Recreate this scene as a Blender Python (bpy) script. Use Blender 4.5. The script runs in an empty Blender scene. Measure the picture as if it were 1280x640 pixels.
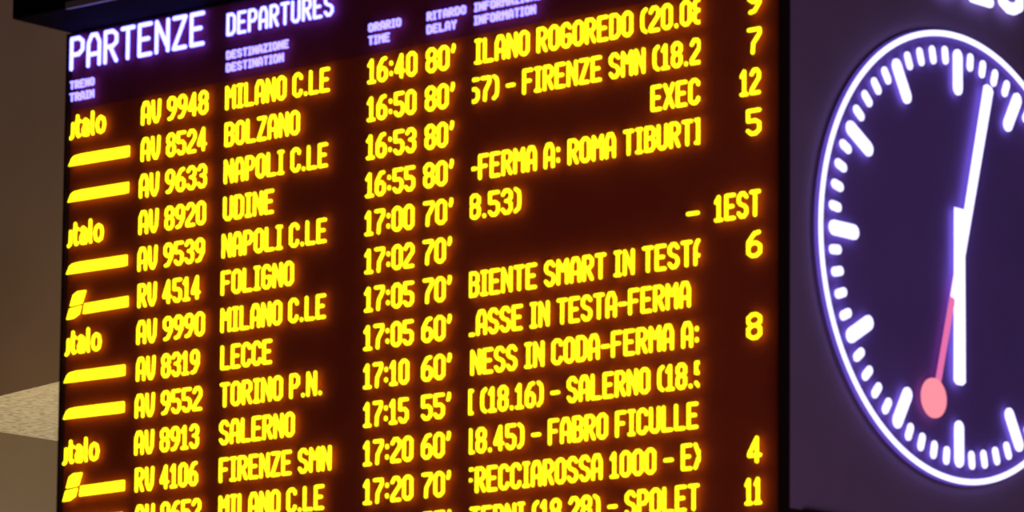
import bpy, math, random
from mathutils import Matrix, Vector

# ------------------------------------------------------------------ camera, light, exposure
C = bpy.context.scene.collection
Z0 = 5.083                      # height of the board's heading line above the hall floor
random.seed(4)

def make_camera():
    yaw, pitch, roll = -0.7178274811, 0.1375734826, -0.0088098209
    cy, sy, cp, sp, cr, sr = math.cos(yaw), math.sin(yaw), math.cos(pitch), math.sin(pitch), math.cos(roll), math.sin(roll)
    f = Vector((sy * cp, cy * cp, sp)); r = Vector((cy, -sy, 0)); d = f.cross(r)
    r2 = cr * r + sr * d; d2 = -sr * r + cr * d
    cam = bpy.data.cameras.new('camera'); o = bpy.data.objects.new('camera', cam); C.objects.link(o)
    m = Matrix((r2, -d2, -f)).transposed().to_4x4()
    m.translation = Vector((8.54382524, -10.98684862, -3.43347893 + Z0)); o.matrix_world = m
    cam.sensor_width = 36; cam.lens = 6148.807 / 1280 * 36
    cam.shift_x = 0.0; cam.shift_y = (584.384 - 320) / 1280
    cam.clip_end = 200
    cam.dof.use_dof = True; cam.dof.focus_distance = 40; cam.dof.aperture_fstop = 13
    bpy.context.scene.camera = o
make_camera()

vs = bpy.context.scene.view_settings
vs.view_transform = 'Standard'; vs.look = 'None'; vs.gamma = 1; vs.use_curve_mapping = False
vs.exposure = 0.0

w = bpy.data.worlds.new('hall_air'); bpy.context.scene.world = w; w.use_nodes = True
w.node_tree.nodes['Background'].inputs[0].default_value = (0.60, 0.42, 0.50, 1)
w.node_tree.nodes['Background'].inputs[1].default_value = 0.06

def area(name, loc, target, size, energy, col):
    l = bpy.data.lights.new(name, 'AREA'); l.shape = 'RECTANGLE'; l.size, l.size_y = size; l.energy = energy; l.color = col
    o = bpy.data.objects.new(name, l); C.objects.link(o); o.location = loc
    o.rotation_euler = (Vector(target) - Vector(loc)).to_track_quat('-Z', 'Y').to_euler()
    return o
# warm lamps of the bay that throw their light up at the stone soffit, and the hall's own dim light, plus an added fill
area('bay_uplight', (-12.2, 10.6, 1.0), (-12.4, 10.4, Z0 + 1), (2.0, 1.0), 150, (1.0, 0.93, 0.78))
area('hall_light', (5.0, -3.0, 0.8), (0.0, 1.0, Z0), (5, 5), 190, (1.0, 0.78, 0.62))
area('wall_light', (-11.5, 5.5, 1.8), (-13.0, 9.0, Z0 + 0.8), (3, 2), 165, (1.0, 0.64, 0.17))
area('upper_wall_fill', (-10.0, 1.0, Z0 + 5.0), (-13.5, 9.0, Z0 + 3.5), (3, 3), 85, (0.80, 0.58, 1.0))  # added cool fill that tints the upper wall, no lamp of the hall

# ------------------------------------------------------------------ materials
def mat(name, col, rough=0.6, spec=0.3, noise=None, metallic=0.0, bump=0.0):
    m = bpy.data.materials.new(name); m.use_nodes = True; nt = m.node_tree; b = nt.nodes['Principled BSDF']
    b.inputs['Base Color'].default_value = (*col, 1); b.inputs['Roughness'].default_value = rough
    b.inputs['Specular IOR Level'].default_value = spec; b.inputs['Metallic'].default_value = metallic
    if noise:
        scale, col2, lo, hi = noise
        tc = nt.nodes.new('ShaderNodeTexCoord'); n = nt.nodes.new('ShaderNodeTexNoise')
        n.inputs['Scale'].default_value = scale; n.inputs['Detail'].default_value = 6
        r = nt.nodes.new('ShaderNodeValToRGB'); r.color_ramp.elements[0].position = lo; r.color_ramp.elements[1].position = hi
        r.color_ramp.elements[0].color = (*col2, 1); r.color_ramp.elements[1].color = (*col, 1)
        nt.links.new(tc.outputs['Object'], n.inputs['Vector']); nt.links.new(n.outputs[0], r.inputs[0])
        nt.links.new(r.outputs[0], b.inputs['Base Color'])
        if bump:
            bp = nt.nodes.new('ShaderNodeBump'); bp.inputs['Strength'].default_value = bump
            nt.links.new(n.outputs[0], bp.inputs['Height']); nt.links.new(bp.outputs[0], b.inputs['Normal'])
    return m
def emit(name, col, strength=1.0):
    m = bpy.data.materials.new(name); m.use_nodes = True; nt = m.node_tree; nt.nodes.clear()
    e = nt.nodes.new('ShaderNodeEmission'); e.inputs[0].default_value = (*col, 1); e.inputs[1].default_value = strength
    o = nt.nodes.new('ShaderNodeOutputMaterial'); nt.links.new(e.outputs[0], o.inputs[0])
    return m
M = dict(
    black=mat('black_metal', (0.005, 0.0012, 0.0018), 0.9, 0.02),
    bezel=mat('bezel_black', (0.016, 0.004, 0.008), 0.5, 0.25),
    trim=mat('grey_edge_highlight', (0.20, 0.15, 0.19), 0.45, 0.4),  # pale grey that paints the highlight on the cornice edge
    led=mat('led_module_face', (0.33, 0.043, 0.025), 0.85, 0.02, (9.0, (0.29, 0.036, 0.020), 0.3, 0.7)),
    led_head=mat('heading_module_face', (0.19, 0.023, 0.062), 0.85, 0.02, (9.0, (0.165, 0.019, 0.052), 0.3, 0.7)),
    clock=mat('clock_panel_face', (0.17, 0.095, 0.52), 0.8, 0.03, (4.0, (0.145, 0.082, 0.47), 0.3, 0.7)),
    screen=mat('clock_screen_face', (0.185, 0.115, 0.34), 0.8, 0.03, (4.0, (0.16, 0.10, 0.30), 0.3, 0.7)),
    pillar=mat('pillar_cladding', (0.05, 0.04, 0.045), 0.5, 0.3, (6.0, (0.04, 0.03, 0.035), 0.35, 0.7)),
    wall=mat('brown_wall', (0.30, 0.24, 0.19), 0.8, 0.15, (1.2, (0.26, 0.21, 0.165), 0.3, 0.7), bump=0.05),
    stone=mat('travertine', (0.62, 0.56, 0.42), 0.6, 0.25, (22.0, (0.40, 0.34, 0.23), 0.36, 0.56), bump=0.1),
    floor=mat('terrazzo', (0.25, 0.22, 0.20), 0.35, 0.4, (30.0, (0.16, 0.14, 0.13), 0.4, 0.6)),
    ceil=mat('ceiling_paint', (0.12, 0.10, 0.11), 0.8, 0.1, (2.0, (0.10, 0.08, 0.09), 0.3, 0.7)),
    yellow=emit('yellow_led', (1.0, 0.93, 0.008), 2.35),
    white=emit('white_led', (0.80, 0.80, 5.5), 1.3),
    label=emit('pale_violet_led', (0.62, 0.50, 2.6), 1.2),
    mark=emit('clock_white_led', (1.0, 0.97, 1.45), 1.25),
    pink=emit('pink_led', (0.82, 0.17, 0.42), 1.0),
    red=emit('red_led', (1.0, 0.29, 0.36), 1.05),
)

# ------------------------------------------------------------------ mesh helpers
class MB:
    """collects prisms drawn in a (u, v) plane or boxes, and links them as one mesh"""
    def __init__(s): s.v = []; s.f = []
    def box(s, x0, x1, y0, y1, z0, z1):
        n = len(s.v)
        s.v += [(x, y, z) for z in (z0, z1) for x, y in ((x0, y0), (x1, y0), (x1, y1), (x0, y1))]
        s.f += [tuple(n + i for i in q) for q in ((3, 2, 1, 0), (4, 5, 6, 7), (0, 1, 5, 4), (1, 2, 6, 5), (2, 3, 7, 6), (3, 0, 4, 7))]
    def prism(s, pts, plane):
        """pts counter-clockwise in (u, v) seen from outside; plane = ('board'|'clock', front, back)"""
        kind, fr, bk = plane
        n = len(s.v); k = len(pts)
        for dep in (fr, bk):
            for u, v in pts:
                s.v.append((u, dep, v + Z0) if kind == 'board' else (dep, u, v + Z0))
        s.f.append(tuple(range(n, n + k))); s.f.append(tuple(range(n + 2 * k - 1, n + k - 1, -1)))
        for i in range(k):
            j = (i + 1) % k; s.f.append((n + i, n + k + i, n + k + j, n + j))
    def capsule(s, a, b, r, plane, seg=6, lo=None, hi=None):
        dx, dy = b[0] - a[0], b[1] - a[1]; t = math.atan2(dy, dx)
        pts = [(b[0] + r * math.cos(t - math.pi / 2 + math.pi * i / seg), b[1] + r * math.sin(t - math.pi / 2 + math.pi * i / seg)) for i in range(seg + 1)]
        pts += [(a[0] + r * math.cos(t + math.pi / 2 + math.pi * i / seg), a[1] + r * math.sin(t + math.pi / 2 + math.pi * i / seg)) for i in range(seg + 1)]
        if lo is not None:
            for lim, sg in ((lo, 1), (hi, -1)):
                out = []
                for p, q in zip(pts, pts[1:] + pts[:1]):
                    ip, iq = (p[0] - lim) * sg >= 0, (q[0] - lim) * sg >= 0
                    if ip: out.append(p)
                    if ip != iq:
                        t_ = (lim - p[0]) / (q[0] - p[0]); out.append((lim, p[1] + t_ * (q[1] - p[1])))
                pts = out
                if len(pts) < 3: return
        s.prism(pts, plane)
    def disc(s, c, rx, ry, plane, n=32):
        s.prism([(c[0] + rx * math.cos(2 * math.pi * i / n), c[1] + ry * math.sin(2 * math.pi * i / n)) for i in range(n)], plane)
    def build(s, name, m, parent=None, bevel=0):
        me = bpy.data.meshes.new(name); me.from_pydata(s.v, [], s.f); me.materials.append(m); me.validate(); me.update()
        o = bpy.data.objects.new(name, me); C.objects.link(o)
        if parent is not None:
            o.parent = parent
            base = parent
            off = Vector((0, 0, 0))
            while base is not None: off += Vector(base.location); base = base.parent
            me.transform(Matrix.Translation(-off))
        if bevel:
            bv = o.modifiers.new('bevel', 'BEVEL'); bv.width = bevel; bv.segments = 2
        return o
def thing(name, label, cat, loc):
    o = bpy.data.objects.new(name, None); C.objects.link(o); o.location = loc; o['label'] = label; o['category'] = cat
    return o
def struct(name, mb, m):
    o = mb.build(name, m); o['kind'] = 'structure'; return o

# ------------------------------------------------------------------ the hall around the pillar
b = MB(); b.box(-24, 16, -20, 20, -0.2, 0); struct('floor', b, M['floor'])
b = MB(); b.box(-24, 16, -20, 20, Z0 + 6.0, Z0 + 6.2); struct('ceiling', b, M['ceil'])
# corner of the recessed bay (x, y), the long wall runs from it in the direction d
ax, ay = -14.01, 9.187; dx, dy = 0.9709, -0.2394
b = MB()
n = (0.2394, 0.9709)              # into the wall
def wallbox(mb, p, q, t, z0, z1):
    k = len(mb.v)
    for z in (z0, z1):
        mb.v += [(p[0], p[1], z), (q[0], q[1], z), (q[0] + n[0] * t, q[1] + n[1] * t, z), (p[0] + n[0] * t, p[1] + n[1] * t, z)]
    mb.f += [tuple(k + i for i in qd) for qd in ((3, 2, 1, 0), (4, 5, 6, 7), (0, 1, 5, 4), (1, 2, 6, 5), (2, 3, 7, 6), (3, 0, 4, 7))]
A = (ax, ay); E = (ax + dx * 17, ay + dy * 17); L = (ax - dx * 9, ay - dy * 9)
wallbox(b, A, E, 0.4, Z0 + 1.13, Z0 + 6.0); wallbox(b, A, E, 0.02, Z0 + 1.004, Z0 + 1.13)
wallbox(b, L, A, 0.4, 0, Z0 + 6.0)
struct('wall_front', b, M['wall'])
b = MB(); b.box(-14.4, -14.01, 9.6, 19.9, 0, Z0 + 1.0); struct('wall_left', b, M['wall'])
b = MB(); b.box(-14.0, 2.6, 19.5, 19.9, 0, Z0 + 1.0); struct('wall_back', b, M['wall'])
b = MB(); k = 0
pl = [(-14.01, 9.187), (-14.01, 19.4), (2.5, 19.4), (E[0], E[1])]
b.v = [(x, y, Z0 + 1.0) for x, y in pl] + [(x + (0.05 if i > 1 else 0.0), y + 0.05 * (i in (0, 3)), Z0 + 1.12) for i, (x, y) in enumerate(pl)]
b.f = [(0, 1, 2, 3), (7, 6, 5, 4), (0, 4, 5, 1), (1, 5, 6, 2), (2, 6, 7, 3), (3, 7, 4, 0)]
struct('trim_1', b, M['stone'])

# ------------------------------------------------------------------ letters as strokes in a unit box
cx, cy = 0.34, 0.13
RING = [(cx, 0), (1 - cx, 0), (1, cy), (1, 1 - cy), (1 - cx, 1), (cx, 1), (0, 1 - cy), (0, cy), (cx, 0)]
G = {   # character: (ink width in dots of a ten dot tall cap, strokes)
 'O': (5, [RING]), '0': (5, [RING]),
 'A': (5, [[(0, 0), (0, .74), (.28, 1), (.72, 1), (1, .74), (1, 0)], [(0, .36), (1, .36)]]),
 'B': (5, [[(0, 0), (0, 1), (.7, 1), (1, .88), (1, .64), (.72, .53), (0, .53)], [(.72, .53), (1, .4), (1, .13), (.7, 0), (0, 0)]]),
 'C': (5, [[(1, .8), (1, .88), (.68, 1), (.34, 1), (0, .87), (0, .13), (.34, 0), (.68, 0), (1, .12), (1, .2)]]),
 'D': (5, [[(0, 0), (0, 1), (.62, 1), (1, .85), (1, .15), (.62, 0), (0, 0)]]),
 'E': (5, [[(1, 1), (0, 1), (0, 0), (1, 0)], [(0, .52), (.8, .52)]]),
 'F': (5, [[(1, 1), (0, 1), (0, 0)], [(0, .52), (.8, .52)]]),
 'G': (5, [[(1, .82), (.68, 1), (.34, 1), (0, .87), (0, .13), (.34, 0), (.68, 0), (1, .13), (1, .48), (.55, .48)]]),
 'I': (3.4, [[(0, 1), (1, 1)], [(.5, 1), (.5, 0)], [(0, 0), (1, 0)]]),
 'L': (5, [[(0, 1), (0, 0), (1, 0)]]),
 'M': (5.4, [[(0, 0), (0, 1), (.5, .56), (1, 1), (1, 0)]]),
 'N': (5, [[(0, 0), (0, 1), (1, .1)], [(1, 0), (1, 1)]]),
 'P': (5, [[(0, 0), (0, 1), (.66, 1), (1, .87), (1, .6), (.66, .46), (0, .46)]]),
 'R': (5, [[(0, 0), (0, 1), (.66, 1), (1, .87), (1, .62), (.66, .5), (0, .5)], [(.45, .48), (1, 0)]]),
 'S': (5, [[(1, .84), (.68, 1), (.32, 1), (0, .86), (0, .66), (.25, .54), (.75, .46), (1, .34), (1, .14), (.68, 0), (.32, 0), (0, .16)]]),
 'T': (5, [[(0, 1), (1, 1)], [(.5, 1), (.5, 0)]]),
 'U': (5, [[(0, 1), (0, .14), (.32, 0), (.68, 0), (1, .14), (1, 1)]]),
 'V': (5, [[(0, 1), (.08, .26), (.42, 0), (.6, 0), (.92, .26), (1, 1)]]),
 'X': (5, [[(0, 0), (1, 1)], [(0, 1), (1, 0)]]),
 'Y': (5, [[(0, 1), (.5, .5), (1, 1)], [(.5, .5), (.5, 0)]]),
 'Z': (5, [[(0, 1), (1, 1), (0, 0), (1, 0)]]),
 '1': (4, [[(0, .78), (.5, 1), (.5, 0)], [(0, 0), (1, 0)]]),
 '2': (5, [[(0, .82), (.3, 1), (.7, 1), (1, .86), (1, .64), (0, .14), (0, 0), (1, 0)]]),
 '3': (5, [[(0, .84), (.3, 1), (.7, 1), (1, .86), (1, .66), (.7, .53), (.4, .53)], [(.7, .53), (1, .38), (1, .14), (.7, 0), (.3, 0), (0, .16)]]),
 '4': (5, [[(.7, 0), (.7, 1), (0, .34), (0, .26), (1, .26)]]),
 '5': (5, [[(1, 1), (0, 1), (0, .56), (.68, .56), (1, .44), (1, .14), (.68, 0), (.3, 0), (0, .14)]]),
 '6': (5, [[(.9, 1), (.5, .96), (0, .6), (0, .13), (.32, 0), (.68, 0), (1, .13), (1, .42), (.68, .55), (.3, .55), (0, .42)]]),
 '7': (5, [[(0, 1), (1, 1), (1, .8), (.42, .4), (.36, 0)]]),
 '8': (5, [[(.3, .53), (0, .66), (0, .87), (.32, 1), (.68, 1), (1, .87), (1, .66), (.7, .53), (1, .4), (1, .13), (.68, 0), (.32, 0), (0, .13), (0, .4), (.3, .53), (.7, .53)]]),
 '9': (5, [[(.1, 0), (.5, .04), (1, .4), (1, .87), (.68, 1), (.32, 1), (0, .87), (0, .58), (.32, .45), (.7, .45), (1, .58)]]),
 ':': (2, [[(.5, .2), (.5, .26)], [(.5, .68), (.5, .74)]]),
 '.': (2, [[(.5, 0), (.5, .04)]]),
 "'": (2, [[(.9, 1), (.9, .88), (.3, .74)]]),
 '(': (3, [[(1, 1), (.2, .88), (0, .7), (0, .3), (.2, .12), (1, 0)]]),
 ')': (3, [[(0, 1), (.8, .88), (1, .7), (1, .3), (.8, .12), (0, 0)]]),
 '-': (4, [[(0, .46), (1, .46)]]),
 '–': (4.4, [[(0, .46), (1, .46)]]),
 ' ': (2, []),
}
def letters(mb, text, u0, u1, z, h, r, plane, cl=0.0, cr=0.0, slope=0.0):
    """write text between u0 and u1, caps h tall centred on z; cl, cr = share of the first and last letter cut off by the window"""
    adv = [G[c][0] for c in text]
    total = sum(adv) + (len(text) - 1) * 1.0 - cl * adv[0] - cr * adv[-1]
    sc = (u1 - u0) / total
    x = u0 - cl * adv[0] * sc; v0 = z - h / 2 + r; hh = h - 2 * r
    for c, wd in zip(text, adv):
        ww = wd * sc
        xl = x + r; wi = max(ww - 2 * r, 0.0)
        if c in ":.": xl = x + ww / 2 - wi / 2
        for st in G[c][1]:
            P = [(xl + px * wi, v0 + py * hh) for px, py in st]
            for a, q in zip(P, P[1:]):
                if cl or cr: mb.capsule(a, q, r, plane, 6, u0 if cl else -9, u1 if cr else 9)
                else: mb.capsule(a, q, r, plane)
        x += ww + sc
BF = ('board', 0.0, 0.004)      # the lit characters stand a little off the module faces behind them
CF = ('clock', 0.0, -0.004)
NUMBERS = [('AV 9948', -2.6599, -2.359),
    ('AV 8524', -2.6585, -2.3625),
    ('AV 9633', -2.663, -2.3596),
    ('AV 8920', -2.662, -2.361),
    ('AV 9539', -2.6635, -2.3635),
    ('RV 4514', -2.6602, -2.3795),
    ('AV 9990', -2.6617, -2.3576),
    ('AV 8319', -2.6602, -2.3779),
    ('AV 9552', -2.6628, -2.3632),
    ('AV 8913', -2.6617, -2.3745),
    ('RV 4106', -2.6563, -2.3762),
    ('AV 9652', -2.6526, -2.3591)]
DESTINATIONS = [('MILANO C.LE', -2.2788, -1.8253),
    ('BOLZANO', -2.2796, -1.953),
    ('NAPOLI C.LE', -2.2796, -1.8293),
    ('UDINE', -2.28, -2.0604),
    ('NAPOLI C.LE', -2.2836, -1.8298),
    ('FOLIGNO', -2.2847, -1.9692),
    ('MILANO C.LE', -2.2833, -1.8287),
    ('LECCE', -2.2804, -2.0582),
    ('TORINO P.N.', -2.2811, -1.8384),
    ('SALERNO', -2.2804, -1.9559),
    ('FIRENZE SMN', -2.279, -1.7964),
    ('MILANO C.LE', -2.2779, -1.825)]
TIMES = [('16:40', -1.6616, -1.4568),
    ('16:50', -1.6615, -1.459),
    ('16:53', -1.6628, -1.4574),
    ('16:55', -1.6641, -1.4596),
    ('17:00', -1.6647, -1.4614),
    ('17:02', -1.6633, -1.4592),
    ('17:05', -1.6625, -1.459),
    ('17:05', -1.6631, -1.4588),
    ('17:10', -1.662, -1.4751),
    ('17:15', -1.6599, -1.4755),
    ('17:20', -1.6588, -1.4548),
    ('17:20', -1.6567, -1.453)]
DELAYS = [("80'", -1.4163, -1.2982),
    ("80'", -1.4181, -1.2998),
    ("80'", -1.4177, -1.3014),
    ("80'", -1.4215, -1.3011),
    ("70'", -1.4216, -1.3013),
    ("70'", -1.4212, -1.3052),
    ("70'", -1.4193, -1.3045),
    ("60'", -1.4218, -1.3028),
    ("60'", -1.421, -1.3012),
    ("55'", -1.4198, -1.3021),
    ("60'", -1.418, -1.3011),
    ("70'", -1.4149, -1.2994),
    ("55'", -1.4121, -1.2961)]
INFO = [('ILANO ROGOREDO (20.08', -1.2171, -0.3368, 0, 0.4),
    ('57) – FIRENZE SMN (18.2', -1.224, -0.3357, 0.35, 0.1),
    ('EXEC', -0.5192, -0.3357, 0, 0),
    ('-FERMA A: ROMA TIBURTI', -1.2237, -0.3352, 0.4, 0.3),
    ('8.53)', -1.2283, -1.0267, 0.1, 0),
    None,
    ('BIENTE SMART IN TESTA', -1.2284, -0.3339, 0.1, 0.5),
    ('LASSE IN TESTA-FERMA', -1.2268, -0.3678, 0.5, 0),
    ('NESS IN CODA-FERMA A:', -1.2207, -0.3349, 0, 0),
    ('I (18.16) – SALERNO (18.5', -1.2269, -0.3343, 0.35, 0.6),
    ('18.45) – FABRO FICULLE', -1.2227, -0.3377, 0.4, 0),
    ('FRECCIAROSSA 1000 – EX', -1.2211, -0.3297, 0.6, 0.45),
    ('TERNI (18.28) – SPOLET', -1.2179, -0.3327, 0, 0)]
PLATFORMS = [('9', -0.1559, -0.1076),
    ('7', -0.1576, -0.1074),
    ('12', -0.184, -0.1097),
    ('5', -0.1599, -0.108),
    None,
    ('1EST', -0.2779, -0.1089),
    ('6', -0.1574, -0.1042),
    None,
    ('8', -0.1568, -0.1037),
    None, None,
    ('4', -0.1528, -0.1029),
    ('11', -0.1627, -0.1026)]

# ------------------------------------------------------------------ the pillar that carries both displays
pil = thing('display_pillar', 'dark square pillar with a black overhanging top that carries the yellow timetable and the clock', 'pillar', (-1.5, 0.85, 0))
b = MB(); b.box(-2.99, -0.06, 0.09, 1.66, 0, Z0 + 0.195); b.build('pillar_body', M['pillar'], pil)
b = MB(); b.box(-3.0, 0.26, -0.262, 1.9, Z0 + 0.1955, Z0 + 0.75); b.build('cornice', M['black'], pil, 0.004)
b = MB(); b.box(-2.74, 0.262, -0.272, -0.258, Z0 + 0.190, Z0 + 0.212); b.build('cornice_edge_highlight', M['trim'], pil)  # strip stands in for the streak of light along the lower edge
pil.children[-1]['label'] = 'grey strip standing for the edge highlight'

# ------------------------------------------------------------------ departure board
PITCH = 0.12
bd = thing('departure_board', 'wide black timetable of departures with rows of yellow lettering under white headings', 'departure board', (-1.51, 0.05, Z0 - 1.76))
b = MB(); b.box(-3.018, -0.035, 0.045, 0.088, Z0 - 1.76, Z0 + 0.194); b.build('casing', M['bezel'], bd)
b = MB()
b.box(-3.018, -3.008, 0.0, 0.046, Z0 - 1.76, Z0 + 0.194)
b.box(-0.040, -0.032, 0.0, 0.046, Z0 - 1.76, Z0 + 0.194)
b.box(-3.008, -0.040, 0.0, 0.046, Z0 - 1.76, Z0 - 1.735)
b.box(-3.008, -0.040, 0.0, 0.046, Z0 + 0.190, Z0 + 0.194)
b.build('bezel', M['bezel'], bd)
b = MB(); b.box(-3.008, -0.040, 0.020, 0.0452, Z0 - 0.0598, Z0 + 0.190)
head = b.build('heading_module', M['led_head'], bd)
def write(parent, name, text, u0, u1, z, h, r, m, cl=0, cr=0, label=None):
    b = MB(); letters(b, text, u0, u1, z, h, r, BF, cl, cr); o = b.build(name, m, parent)
    if label: o['label'] = label
    return o
write(head, 'title', 'PARTENZE', -3.001, -2.380, 0.125, 0.114, 0.0071, M['white'], label='large white PARTENZE')
write(head, 'title', 'DEPARTURES', -2.280, -1.813, 0.119, 0.075, 0.0052, M['white'], label='smaller white DEPARTURES')
for it, en, u0, ua, ub in (('TRENO', 'TRAIN', -2.998, -2.884, -2.884), ('DESTINAZIONE', 'DESTINATION', -2.279, -2.006, -2.026),
                           ('ORARIO', 'TIME', -1.661, -1.525, -1.572), ('RITARDO', 'DELAY', -1.416, -1.256, -1.294),
                           ('INFORMAZIONI', 'INFORMATION', -1.221, -0.955, -0.973)):
    write(head, 'column_heading', it, u0, ua, 0.0195, 0.028, 0.0031, M['label'])
    write(head, 'column_heading', en, u0, ub, -0.0215, 0.029, 0.0031, M['label'])

LOW = {'i': [[(1, .62), (.9, .05), (0, -.04)]],
       't': [[(.45, .95), (.45, .12), (.7, 0), (1, .04)], [(.3, .70), (1, .70)]],
       'a': [[(.1, .62), (.45, .72), (.9, .60), (.9, 0)], [(.9, .42), (.3, .42), (.05, .25), (.2, .02), (.55, 0), (.9, .15)]],
       'l': [[(.35, 1), (.35, .1), (.7, 0)]],
       'o': [[(.5, .72), (.85, .62), (1, .36), (.85, .08), (.5, 0), (.15, .08), (0, .36), (.15, .62), (.5, .72)]]}
def logo(parent, kind, z):
    b = MB()
    if kind == 'italo':
        u, h, r = -2.994, 0.082, 0.0056
        for c, wd, ov in (('i', .020, .001), ('t', .031, .004), ('a', .037, .005), ('l', .018, .006), ('o', .046, 0)):
            for st in LOW[c]:
                P = [(u + r + px * (wd - 2 * r) if wd > 2 * r else u + r, z - h / 2 + r + py * (h - 2 * r)) for px, py in st]
                for a, q in zip(P, P[1:]): b.capsule(a, q, r, BF)
            u += wd + ov
        o = b.build('train_logo', M['yellow'], parent)
    elif kind == 'arrow':
        x0, x1, zc = -2.996, -2.714, z + 0.0045
        b.prism([(x0, zc - 0.016), (x0 + 0.262, zc - 0.0185), (x1, zc - 0.017), (x1, zc + 0.017), (x0 + 0.060, zc + 0.0185), (x0 + 0.028, zc + 0.016), (x0 + 0.014, zc + 0.009)], BF)
        o = b.build('train_logo', M['yellow'], parent)
    else:
        x0 = -2.990
        # slanted emblem in two leaves parted by a thin gap
        b.prism([(x0, z - 0.042), (x0 + 0.030, z - 0.042), (x0 + 0.058, z - 0.030), (x0 + 0.068, z - 0.003), (x0 + 0.013, z - 0.008)], BF)
        b.prism([(x0 + 0.015, z + 0.000), (x0 + 0.071, z + 0.0045), (x0 + 0.088, z + 0.046), (x0 + 0.048, z + 0.046), (x0 + 0.028, z + 0.036)], BF)
        # the word bar beside it
        xa, xb = x0 + 0.077, x0 + 0.284; zb = z - 0.013
        b.prism([(xa, zb - 0.018), (xb, zb - 0.016), (xb, zb + 0.018), (xa + 0.006, zb + 0.015)], BF)
        o = b.build('train_logo', M['yellow'], parent)
    return o
LOGOS = ['italo', 'arrow', 'arrow', 'italo', 'arrow', 'leaf', 'italo', 'arrow', 'arrow', 'italo', 'leaf', 'arrow', None]
H, RS = 0.078, 0.0051
for k in range(1, 15):
    z = -k * PITCH
    zb = z - 0.0598 if k < 14 else -1.735
    b = MB(); b.box(-3.008, -0.040, 0.020, 0.0452, Z0 + zb, Z0 + z + 0.0600)
    row = b.build('departure_row', M['led'], bd)
    if k > 13: continue
    i = k - 1
    if LOGOS[i]: logo(row, LOGOS[i], z)
    for name, data in (('train_number', NUMBERS), ('destination', DESTINATIONS), ('departure_time', TIMES), ('delay', DELAYS), ('information', INFO), ('platform_number', PLATFORMS)):
        if i >= len(data) or data[i] is None: continue
        e = data[i]
        write(row, name, e[0], e[1], e[2], z, H, RS, M['yellow'], *(e[3:] if len(e) > 3 else ()))
    if k == 6: write(row, 'information', '–', -0.3825, -0.3355, z, H, RS, M['yellow'])

# ------------------------------------------------------------------ clock display on the pillar's right-hand side
S, ZC = 0.8258, -0.7750
ck = thing('clock_display', 'tall dark violet screen with a round white lined clock, hands at two past six', 'clock', (-0.03, 0.86, Z0 - 1.66))
b = MB(); b.box(-0.0595, -0.0475, 0.100, 1.62, Z0 - 1.62, Z0 + 0.190); b.box(-0.0475, -0.0345, 0.092, 1.66, Z0 - 1.66, Z0 + 0.194)
b.box(-0.0312, -0.001, 0.0, 0.004, Z0 - 1.66, Z0 + 0.194); b.build('casing', M['bezel'], ck)
b = MB(); b.box(-0.0345, -0.028, 0.092, 1.645, Z0 - 1.612, Z0 + 0.185); b.box(-0.0300, -0.028, 0.0045, 0.0922, Z0 - 1.612, Z0 + 0.185); b.build('screen', M['screen'], ck)
b = MB(); b.disc((S, ZC), 0.690, 0.690, ('clock', -0.017, -0.0275), 96); b.build('dial', M['clock'], ck)
b = MB(); b.box(-0.0345, -0.001, 0.092, 1.66, Z0 - 1.66, Z0 - 1.613); b.box(-0.032, -0.001, 1.646, 1.66, Z0 - 1.612, Z0 + 0.194)
b.box(-0.0345, -0.001, 0.092, 1.646, Z0 + 0.186, Z0 + 0.194); b.build('bezel', M['bezel'], ck)
b = MB(); N = 144; ro, ri = 0.6850, 0.6680
for i in range(N):
    a0, a1 = 2 * math.pi * i / N, 2 * math.pi * (i + 1) / N
    b.prism([(S + ri * math.cos(a0), ZC + ri * math.sin(a0)), (S + ro * math.cos(a0), ZC + ro * math.sin(a0)), (S + ro * math.cos(a1), ZC + ro * math.sin(a1)), (S + ri * math.cos(a1), ZC + ri * math.sin(a1))], CF)
b.build('outer_ring', M['mark'], ck)
def radial(mb, minute, r0, r1, hw, plane=CF):
    a = minute * math.pi / 30; s, c = math.sin(a), math.cos(a)
    mb.capsule((S + (r0 + hw) * s, ZC + (r0 + hw) * c), (S + (r1 - hw) * s, ZC + (r1 - hw) * c), hw, plane)
def blade(mb, minute, r0, r1, w0, w1, plane, off=0.0):
    a = minute * math.pi / 30; s, c = math.sin(a), math.cos(a)
    p = lambda r, t: (S + r * s + (t + off) * c, ZC + r * c - (t + off) * s)
    mb.prism([p(r0, -w0), p(r1 - 0.01, -w1), p(r1, -w1 * 0.5), p(r1, w1 * 0.5), p(r1 - 0.01, w1), p(r0, w0)][::-1], plane)
for m_ in range(60):
    b = MB()
    if m_ % 5 == 0: radial(b, m_, 0.495, 0.637, 0.0225); b.build('hour_mark', M['mark'], ck)
    else: radial(b, m_, 0.5825, 0.6390, 0.0142); b.build('minute_mark', M['mark'], ck)
b = MB(); blade(b, 30.04, -0.148, 0.388, 0.025, 0.028, ('clock', 0.004, 0.0)); b.build('hour_hand', M['mark'], ck)
b = MB(); blade(b, 2.52, -0.135, 0.568, 0.016, 0.0235, ('clock', 0.009, 0.005)); b.build('minute_hand', M['mark'], ck)
b = MB(); radial(b, 32.62, 0.05, 0.43, 0.0125, ('clock', 0.0035, 0.0)); sh = b.build('second_hand', M['pink'], ck); sh['label'] = 'pink second hand with a round tip'
a = 32.78 * math.pi / 30
b = MB(); b.disc((S + 0.463 * math.sin(a), ZC + 0.463 * math.cos(a)), 0.062, 0.060, ('clock', 0.0045, 0.0)); b.build('second_hand_tip', M['red'], sh)
b = MB(); letters(b, '020', 0.726, 1.168, 0.020 + 0.0775, 0.155, 0.0185, CF); b.build('header_lettering', M['mark'], ck)
